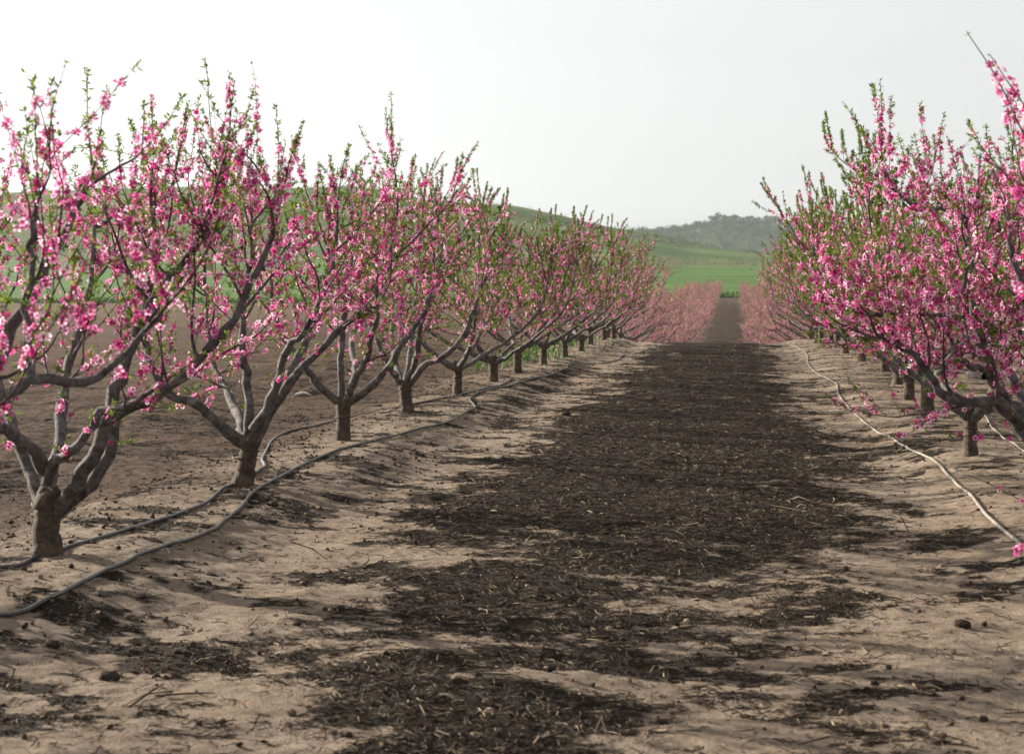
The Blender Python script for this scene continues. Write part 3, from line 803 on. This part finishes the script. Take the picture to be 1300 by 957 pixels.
# right row
rl = ['right row peach tree with a short trunk just below the thick limbs',
      'right row peach tree whose trunk stands just left of the nearest visible trunk']
rp = [ground_at(1232, 578), ground_at(1178, 534)]
for k, p in enumerate(rp):
    place(protos, (3, 2)[k], tuple(p), (2.1, .4)[k], ((.92, .92, 1.06), (1.08, 1.02, 1.2))[k], rl[k], RIGHT_GROUP)
y = rp[1][1]; k = 3
while y < 47:
    y += 3.7; k += 1
    place(protos, k, foot(ROW_R + .25 + rr.normal() * .08, y), rr.random() * 6.28, (1.12, 1.05, rr.uniform(1.14, 1.24) if y < 32 else rr.uniform(1.02, 1.1)), 'peach tree of the right row among the close set trunks behind the pale hose', RIGHT_GROUP)
while y < 201:
    y += 3.9; k += 1
    far_ = y > 92; sc = rr.uniform(1.0, 1.12)
    place(fars, k, foot(2.75 + rr.normal() * .1, y), rr.random() * 6.28, (sc * 1.18, sc * 1.05, sc * rr.uniform(.95, 1.1)),
          'small rose pink peach tree across the dark track from the far left row' if far_ else 'pink peach tree of the right row in the dip beyond the crest', RIGHT_GROUP)
# second row on the right, seen through the first
y = 20.0; k = 0
while y < 150:
    y += 3.9; k += 1
    if y < 48: place(protos, k, foot(ROW_RR + rr.normal() * .08, y), rr.random() * 6.28, (1, 1, rr.uniform(.95, 1.05)), 'peach tree glimpsed through the right row, standing in the row behind it', OUTER_GROUP)
    else: place(fars, k, foot(ROW_RR + rr.normal() * .1, y), rr.random() * 6.28, (1.1, 1.05, 1), 'peach tree glimpsed through the right row, standing in the row behind it', OUTER_GROUP)

# ------------------------------------------------------------------ irrigation hoses
def hose(px, rad, m, label, extend=None):
    pts = [ground_at(u, v) for u, v in px]
    P = catmull(np.array(pts), len(pts) * 14)
    P[:, 2] = terrain(P[:, 0], P[:, 1]) + rad * .75
    k = np.array([.25, .5, .25])
    for _ in range(6): P[1:-1, 2] = np.convolve(P[:, 2], k, 'valid')
    P[:, 2] = np.maximum(P[:, 2], terrain(P[:, 0], P[:, 1]) + rad * .35)
    w = Wood(); w.tube(P, rad, 10)
    o = link('irrigation_hose', build_mesh('irrigation_hose', np.vstack(w.v), w.faces(), m))
    return tag(o, label, 'hose', 'irrigation hoses along the tree rows'), P
_, HP = hose([(-190, 815), (-60, 796), (0, 781), (60, 766), (130, 731), (200, 700), (262, 678), (300, 648), (330, 621), (400, 586), (480, 560), (545, 543), (588, 526), (603, 516), (597, 507), (606, 501), (640, 491), (690, 478), (716, 471), (722, 465), (735, 463), (782, 459), (790, 452), (812, 448), (825, 443)],
     .0125, M_HOSE_DARK, 'black irrigation hose nearest the dark strip, curving along the left berm')
hose([(-190, 768), (0, 725), (60, 705), (150, 680), (240, 646), (290, 620), (322, 604), (336, 595), (334, 580), (355, 553), (400, 541), (440, 533), (500, 518), (560, 507), (610, 496), (640, 487), (652, 480)],
     .0125, M_HOSE_DARK, 'black irrigation hose close past the left trunks, sharply bent by the second')
hose([(1390, 770), (1300, 698), (1262, 665), (1235, 636), (1215, 616), (1198, 596), (1185, 583), (1150, 568), (1120, 551), (1090, 531), (1075, 516), (1064, 500), (1062, 488), (1048, 480), (1035, 472), (1026, 462), (1025, 452), (1015, 443), (1000, 437)],
     .0122, M_HOSE_PALE, 'pale dusty irrigation hose snaking along the right side of the dark strip')
hose([(1360, 610), (1300, 572), (1272, 556), (1258, 540), (1240, 520), (1212, 500), (1180, 482)],
     0.010, M_HOSE_PALE, 'short visible length of pale hose behind the limbs at the right edge')

# little wire pegs at the near hose
for j, (u, v) in enumerate(((211, 703), (243, 683), (256, 676))):
    g = ground_at(u, v); w = Wood(); a = np.linspace(0, pi, 12)
    w.tube(np.stack([g[0] + .022 * np.cos(a), g[1] - .02 + .01 * np.sin(a * 2), g[2] + .030 * np.sin(a) - .005], 1), .0018, 6)
    o = link('hose_peg', build_mesh('hose_peg', np.vstack(w.v), w.faces(), M_WIRE))
    tag(o, ('small pale wire peg over the near black hose, the left one', 'small pale wire peg over the near black hose, the middle one', 'small pale wire peg over the near black hose, the right one')[j], 'hose peg', 'wire pegs on the near hose')

# ------------------------------------------------------------------ clods, litter, scraps
def lump(rng, n=3, flat=.7):
    import bmesh
    bm = bmesh.new(); bmesh.ops.create_icosphere(bm, subdivisions=n, radius=1)
    s = rng.random(3) * 50
    for v in bm.verts:
        c = np.array(v.co)
        q = float(fbm(np.array([c[0] * 1.3 + s[0] + c[2]]), np.array([c[1] * 1.3 + s[1] - c[2] * .7]), 4)[0])
        q2 = float(vnoise(np.array([c[0] * 4 + s[2]]), np.array([c[1] * 4 + c[2] * 4]))[0])
        v.co = Vector(c * (.6 + .65 * q + .18 * q2)); v.co.z *= flat
    V = np.array([v.co[:] for v in bm.verts]); Fc = np.array([[l.index for l in f.verts] for f in bm.faces]); bm.free()
    return V, Fc
rc = np.random.default_rng(9)
clods = [((1222, 798), .035, 'dark round clod lying alone on the sand at lower right'),
         ((138, 864), .038, 'dark clod at the lower left edge of the sandy ground'),
         ((718, 529), .06, 'dark lump at the edge of the dark strip'),
         ((66, 822), .03, 'small dark clod below the near hose at the left'),
         ((347, 640), .03, 'dark crumb of soil lying right of the near hose')]
for (u, v), s, lb in clods:
    V, Fc = lump(rc); g = ground_at(u, v)
    o = link('dirt_clod', build_mesh('dirt_clod', V * s * np.array([1.15, .9, 1]), [Fc], M_CLOD_DARK), None, (g[0], g[1], g[2] + s * .35))
    tag(o, lb, 'dirt clod', 'loose clods on the sand')

def scatter_clods(n):
    x = rc.uniform(-9, 4.5, n * 6); y = 3.8 + 34 * rc.random(n * 6) ** 1.7
    pr = .07 + .8 * mulch(x, y) * (x < -2) + .25 * mulch(x, y) + .4 * np.exp(-((x - ROW_L + .2) / .8) ** 2)
    m = rc.random(n * 6) < pr; x, y = x[m][:n], y[m][:n]
    s = .0022 + .018 * rc.random(len(x)) ** 4.6
    P = np.stack([x, y, terrain(x, y) + s * .3], 1)
    D = rc.normal(size=(len(x), 3)) * .6 + np.array([0, 0, 1])
    Vs, Fs, off = [], [], 0
    for q in range(8):
        V0, F0 = lump(rc, 1, rc.uniform(.45, .8)); V0 = V0 * rc.uniform(.55, 1.3, 3)
        k = np.arange(len(x)) % 8 == q
        V, f = stamp(V0, [F0], P[k], D[k], s[k], rc); Vs.append(V); Fs.append(f[0] + off); off += len(V)
    V, f = np.vstack(Vs), [np.vstack(Fs)]
    o = link('soil_crumbs', build_mesh('soil_crumbs', V, f, M_CLOD, None, False))
    tag(o, 'loose dark soil crumbs scattered over the sand', 'soil crumbs', kind='stuff')
scatter_clods(42000)

def litter(n):
    rl = np.random.default_rng(21)
    x = rl.uniform(-8.5, 4.0, n * 5); y = 3.8 + 42 * rl.random(n * 5) ** 1.9
    m = rl.random(n * 5) < (.075 + mulch(x, y) * np.where((x > -2.4) & (x < 1.5), 1, .35)); x, y = x[m][:n], y[m][:n]
    n = len(x); L = .018 + .085 * rl.random(n) ** 2.6; L[rl.random(n) < .015] *= 3
    r = rl.uniform(.0010, .0030, n) * (.7 + 4 * L)
    a = rl.random(n) * 2 * pi; tilt = rl.normal(size=n) * .16
    d = np.stack([np.cos(a) * np.cos(tilt), np.sin(a) * np.cos(tilt), np.sin(tilt)], 1)
    c = np.stack([x, y, terrain(x, y) + r * .8 + np.abs(np.sin(tilt)) * L * .42], 1)
    bend = rl.normal(size=(n, 3)) * .12 * L[:, None]; bend[:, 2] = np.abs(bend[:, 2]) * .6
    A, B, C = frames(d)
    rings = []
    for cen, q in ((c - d * L[:, None] / 2, 1.0), (c + bend, 1.0), (c + d * L[:, None] / 2, .6)):
        for k in range(3):
            an = k * 2 * pi / 3
            rings.append(cen + (A * math.cos(an) + B * math.sin(an)) * (r * q)[:, None])
    V = np.stack(rings, 1).reshape(-1, 3)
    base = (np.arange(n) * 9)[:, None]
    q = np.array([[0, 1, 4, 3], [1, 2, 5, 4], [2, 0, 3, 5], [3, 4, 7, 6], [4, 5, 8, 7], [5, 3, 6, 8]])
    f = (q[None] + base[:, :, None]).reshape(-1, 4)
    f3 = (np.array([[0, 2, 1], [6, 7, 8]])[None] + base[:, :, None]).reshape(-1, 3)
    o = link('pruning_litter', build_mesh('pruning_litter', V, [f, f3], M_LITTER, None, False))
    tag(o, 'chopped dry twigs and straw littering the alley', 'plant litter', kind='stuff')
litter(150000)

def petals_fallen(n):
    rp_ = np.random.default_rng(22)
    x = np.concatenate([rp_.normal(ROW_L + .3, 1.0, n), rp_.normal(ROW_R - .3, .9, n), rp_.uniform(-2, 1, n // 3)])
    y = 4.5 + 26 * rp_.random(len(x)) ** 1.6
    P = np.stack([x, y, terrain(x, y) + .006], 1); D = rp_.normal(size=P.shape) * .35 + np.array([0, 0, 1])
    tv = np.array([(-.5, 0, 0), (0, -.4, .15), (.6, 0, .1), (0, .4, .15)])
    V, f = stamp(tv, [[(0, 1, 2, 3)]], P, D, rp_.uniform(.007, .013, len(x)), rp_)
    o = link('fallen_petals', build_mesh('fallen_petals', V, f, M_PETAL, {'radial': np.ones(len(V))}, False))
    tag(o, 'few pink petals fallen on the soil', 'petals', kind='stuff')
petals_fallen(160)

g0, g1 = ground_at(374, 501), ground_at(395, 502)
w = Wood(); w.tube(catmull([g0 + np.array([0, 0, .015]), (g0 + g1) / 2 + np.array([0, .03, .05]), g1 + np.array([0, 0, .02])], 9), [.008, .016, .022, .02, .018, .02, .018, .012, .005], 7, .3, rc)
tag(link('plastic_scrap', build_mesh('plastic_scrap', np.vstack(w.v), w.faces(), M_WHITE)), 'white scrap of plastic on the soil between the second and third left trunks', 'plastic scrap')

# ------------------------------------------------------------------ grass, weeds, scrub, wood on the ridge
def blades(name, x, y, h, m, label, rng, wid=.12):
    n = len(x); P = np.stack([x, y, terrain(x, y) - .02], 1)
    D = rng.normal(size=(n, 3)) * .3 + np.array([0, 0, 1])
    tv = np.array([(-wid, 0, 0), (wid, 0, 0), (wid * .7, .12, .55), (-wid * .7, .12, .55), (0, .35, 1)])
    V, f = stamp(tv, [[(0, 1, 2, 3)], [(3, 2, 4)]], P, D, h, rng)
    return tag(link(name, build_mesh(name, V, f, m, None, False)), label, 'weeds', kind='stuff')
rw = np.random.default_rng(31)
n = 900
cx = rw.choice([-4.6, -5.1, -4.3], n) + rw.normal(size=n) * .45; cy = rw.choice([33, 35.5, 38, 41, 44, 47], n) + rw.normal(size=n) * .9
blades('weeds', cx, cy, rw.uniform(.06, .26, n), M_WEED, 'fresh green weeds between the farther left trunks', rw, .09)
n = 9000
blades('grass_verge', rw.uniform(-110, 40, n), 222 + 10 * rw.random(n), rw.uniform(.25, .75, n), M_WEED, 'dark green grassy verge where the orchard ends', rw, .35)

def leafball(rng, n, spread=1.0):
    """many small leaf faces spread through a lumpy crown of unit size"""
    cen = rng.normal(size=(9, 3)) * np.array([.42, .42, .3]); cr = rng.uniform(.3, .55, 9)
    k = rng.integers(0, 9, n); d = rng.normal(size=(n, 3)); d /= np.linalg.norm(d, axis=1, keepdims=True)
    P = cen[k] + d * cr[k][:, None] * rng.random((n, 1)) ** .35
    P[:, 2] = np.maximum(P[:, 2], -.55)
    tv = np.array([(-.5, 0, 0), (0, -.45, .1), (.55, 0, 0), (0, .45, .1)])
    return stamp(tv, [[(0, 1, 2, 3)]], P, d + rng.normal(size=(n, 3)) * .4, rng.uniform(.10, .2, n), rng)

def mass(name, x, y, z, s, m, label, cat, rng, nleaf=60, nv=5, flat=.75):
    Vs, Fs, off = [], [], 0
    lib = [leafball(rng, nleaf) for _ in range(nv)]
    for i in range(len(x)):
        V, f = lib[i % nv]; a = rng.random() * 6.28
        R = np.array([[math.cos(a), -math.sin(a), 0], [math.sin(a), math.cos(a), 0], [0, 0, flat]])
        Vs.append(V @ R.T * s[i] + np.array([x[i], y[i], z[i] + s[i] * flat * .45])); Fs.append(f[0] + off); off += len(V)
    return tag(link(name, build_mesh(name, np.vstack(Vs), [np.vstack(Fs)], m, None, False)), label, cat, kind='stuff')
n = 3200
x = rw.uniform(-330, 120, n * 4); y = rw.uniform(385, 585, n * 4)
m_ = (fbm(x * .02 + 7, y * .03, 4) > .53); x, y = x[m_][:n], y[m_][:n]
mass('hill_scrub', x, y, terrain(x, y), rw.uniform(.4, 1.5, len(x)), M_SCRUB, 'low dark shrubs dotted over the grassy hill', 'scrub', rw, 26)
n = 110
x = rw.normal(-35, 18, n); y = rw.normal(500, 14, n)
V0, F0 = lump(rw, 1, .5)
V, f = stamp(V0, [F0], np.stack([x, y, terrain(x, y)], 1), np.tile([[0, 0, 1.]], (n, 1)), rw.uniform(.3, 1.3, n), rw)
tag(link('rock_outcrop', build_mesh('rock_outcrop', V, f, M_ROCK, None, False)), 'grey limestone rocks cropping out on the hill', 'rocks', kind='stuff')

# distant wooded ridge
RX = [at(u, 300, 1300)[0] for u in (-400, 0, 500, 700, 790, 850, 905, 960, 1030, 1120, 1300, 1600)]
RV = [330, 325, 318, 303, 300, 298, 290, 289, 291, 294, 300, 312]
RZ = [EYE + (HORIZON - v) / F * 1300 for v in RV]
def ridge_h(x, y):
    k = sstep(860, 1290, y) * (1 - sstep(1310, 1560, y))
    base = np.interp(x, RX, RZ) + (fbm(x * .012, y * .012, 3) - .5) * 10
    return -1.0 + k * (base + 1.0)
gx, gy = np.meshgrid(np.linspace(-800, 500, 150), np.linspace(860, 1560, 80))
gz = ridge_h(gx, gy); r_, c_ = gx.shape; idx = np.arange(r_ * c_).reshape(r_, c_)
f = np.stack([idx[:-1, :-1], idx[:-1, 1:], idx[1:, 1:], idx[1:, :-1]], -1).reshape(-1, 4)
M_RIDGE = make_grass('ridge_ground', [(.3, (.03, .045, .02)), (.7, (.06, .075, .035))], .05, .03, [(.5, (0, 0, 0)), (.7, (.4, .4, .4))])
tag(link('distant_ridge', build_mesh('distant_ridge', np.stack([gx, gy, gz], -1).reshape(-1, 3), [f], M_RIDGE)), 'hazy wooded ridge on the horizon', 'ridge', kind='structure')
n = 2600
x = rw.uniform(-230, 300, n); y = 1080 + 225 * rw.random(n) ** .8
mass('distant_wood', x, y, ridge_h(x, y) + 1.0, rw.uniform(2.6, 4.6, n), M_PINE, 'hazy dark wood covering the distant ridge', 'wood', rw, 90, 5, .95)

# trees that stand out on the skyline of the ridge
def skyline_tree(rng):
    w = Wood(); w.tube([(0, 0, -1), (.1, 0, 2), (.05, .1, 4.2)], [.35, .28, .18], 7)
    for a in (0, 2.1, 4.2): w.tube([(.05, 0, 2.4), (math.cos(a) * 1.3, math.sin(a) * 1.3, 4.6)], [.16, .07], 5)
    root = bpy.data.objects.new('ridge_tree', None); COL.objects.link(root)
    link('trunk', build_mesh('trunk', np.vstack(w.v), w.faces(), M_TRUNKFAR), root)
    V, f = leafball(rng, 700)
    link('crown', build_mesh('crown', V * np.array([3.6, 3.6, 2.9]) + np.array([0, 0, 5.6]), f, M_PINE, None, False), root)
    return root
sk = [skyline_tree(rw) for _ in range(3)]
spots = [(782, 1.0), (800, .8), (815, .9), (838, .8), (856, .9), (870, .8), (886, 1.0), (905, 1.25), (913, 1.45), (921, 1.2), (934, 1.35), (942, 1.0), (953, 1.15), (962, 1.0), (974, 1.1), (984, 1.2), (992, .9)]
used = [False] * 3
for i, (u, s) in enumerate(spots):
    p = at(u, 300, 1296 + 8 * rw.random()); loc = (p[0], p[1], float(ridge_h(p[0], p[1])) + .2)
    k = i % 3
    if used[k]: o = copy_tree(sk[k], loc, rw.random() * 6.28, (s, s, s))
    else: used[k] = True; o = sk[k]; o.location = loc; o.scale = (s, s, s)
    tall = s > 1.18
    tag(o, 'tall rounded tree standing out on the skyline of the hazy ridge' if tall else 'low rounded tree on the skyline of the hazy ridge', 'tree',
        'taller skyline trees on the ridge' if tall else 'lower skyline trees on the ridge')

# ------------------------------------------------------------------ haze
hx0, hx1, hy0, hy1, hz0, hz1 = -900, 640, -80, 1620, -6, 92
V = np.array([(x, y, z) for z in (hz0, hz1) for y in (hy0, hy1) for x in (hx0, hx1)], float)
Fq = np.array([(0, 2, 3, 1), (4, 5, 7, 6), (0, 1, 5, 4), (2, 6, 7, 3), (0, 4, 6, 2), (1, 3, 7, 5)])
m, nt, out = mat('pale_haze')
pv = nt.nodes.new('ShaderNodeVolumePrincipled')
pv.inputs['Color'].default_value = (.84, .92, .98, 1); pv.inputs['Density'].default_value = .00011; pv.inputs['Anisotropy'].default_value = .12
nt.links.new(pv.outputs[0], out.inputs['Volume'])
tag(link('haze', build_mesh('haze', V, [Fq], m, None, False)), 'pale haze over the whole valley', 'haze', kind='stuff')

# ------------------------------------------------------------------ light, sky, camera
EL, AZ = math.radians(16.5), math.radians(66)          # sun low on the left, a little ahead of the camera
sd = Vector((-math.sin(AZ) * math.cos(EL), math.cos(AZ) * math.cos(EL), math.sin(EL)))
sl = bpy.data.lights.new('sun', 'SUN'); sl.energy = 5.0; sl.angle = math.radians(.6); sl.color = (1, .90, .76)
so = bpy.data.objects.new('sun', sl); COL.objects.link(so); so.rotation_euler = sd.to_track_quat('Z', 'Y').to_euler(); so.location = (-30, 10, 30)

W = bpy.data.worlds.new('World'); S.world = W; W.use_nodes = True
nt = W.node_tree; nt.nodes.clear()
sky = nt.nodes.new('ShaderNodeTexSky'); sky.sky_type = 'NISHITA'; sky.sun_disc = False
sky.sun_elevation = EL; sky.sun_rotation = -AZ; sky.air_density = 1.0; sky.dust_density = 4.0; sky.ozone_density = 1.0
hs = nt.nodes.new('ShaderNodeHueSaturation'); hs.inputs['Saturation'].default_value = .10
bg = nt.nodes.new('ShaderNodeBackground'); bg.inputs[1].default_value = .108
wo = nt.nodes.new('ShaderNodeOutputWorld')
nt.links.new(sky.outputs[0], hs.inputs['Color']); tint = mixc(nt, .5, mixc(nt, 1.0, hs.outputs[0], (.97, 1.0, 1.0), 'MULTIPLY'), (2.95, 2.98, 2.96)); nt.links.new(tint, bg.inputs[0]); nt.links.new(bg.outputs[0], wo.inputs[0])

cd = bpy.data.cameras.new('camera'); cam = bpy.data.objects.new('camera', cd); COL.objects.link(cam)
cam.location = (0, 0, EYE); cam.rotation_euler = (pi / 2, 0, YAW)
cd.sensor_width = 36; cd.lens = 36 * F / 1300; cd.shift_y = -(478.5 - HORIZON) / 1300
cd.clip_start = .1; cd.clip_end = 5000
cd.dof.use_dof = True; cd.dof.focus_distance = 16.5; cd.dof.aperture_fstop = 4.8
S.camera = cam

S.view_settings.view_transform = 'Standard'; S.view_settings.look = 'None'
S.view_settings.gamma = 1; S.view_settings.use_curve_mapping = False
S.view_settings.exposure = 1.36
S.render.engine = 'CYCLES'
S.cycles.max_bounces = 6; S.cycles.diffuse_bounces = 3; S.cycles.transmission_bounces = 3; S.cycles.volume_bounces = 1
S.cycles.use_denoising = True
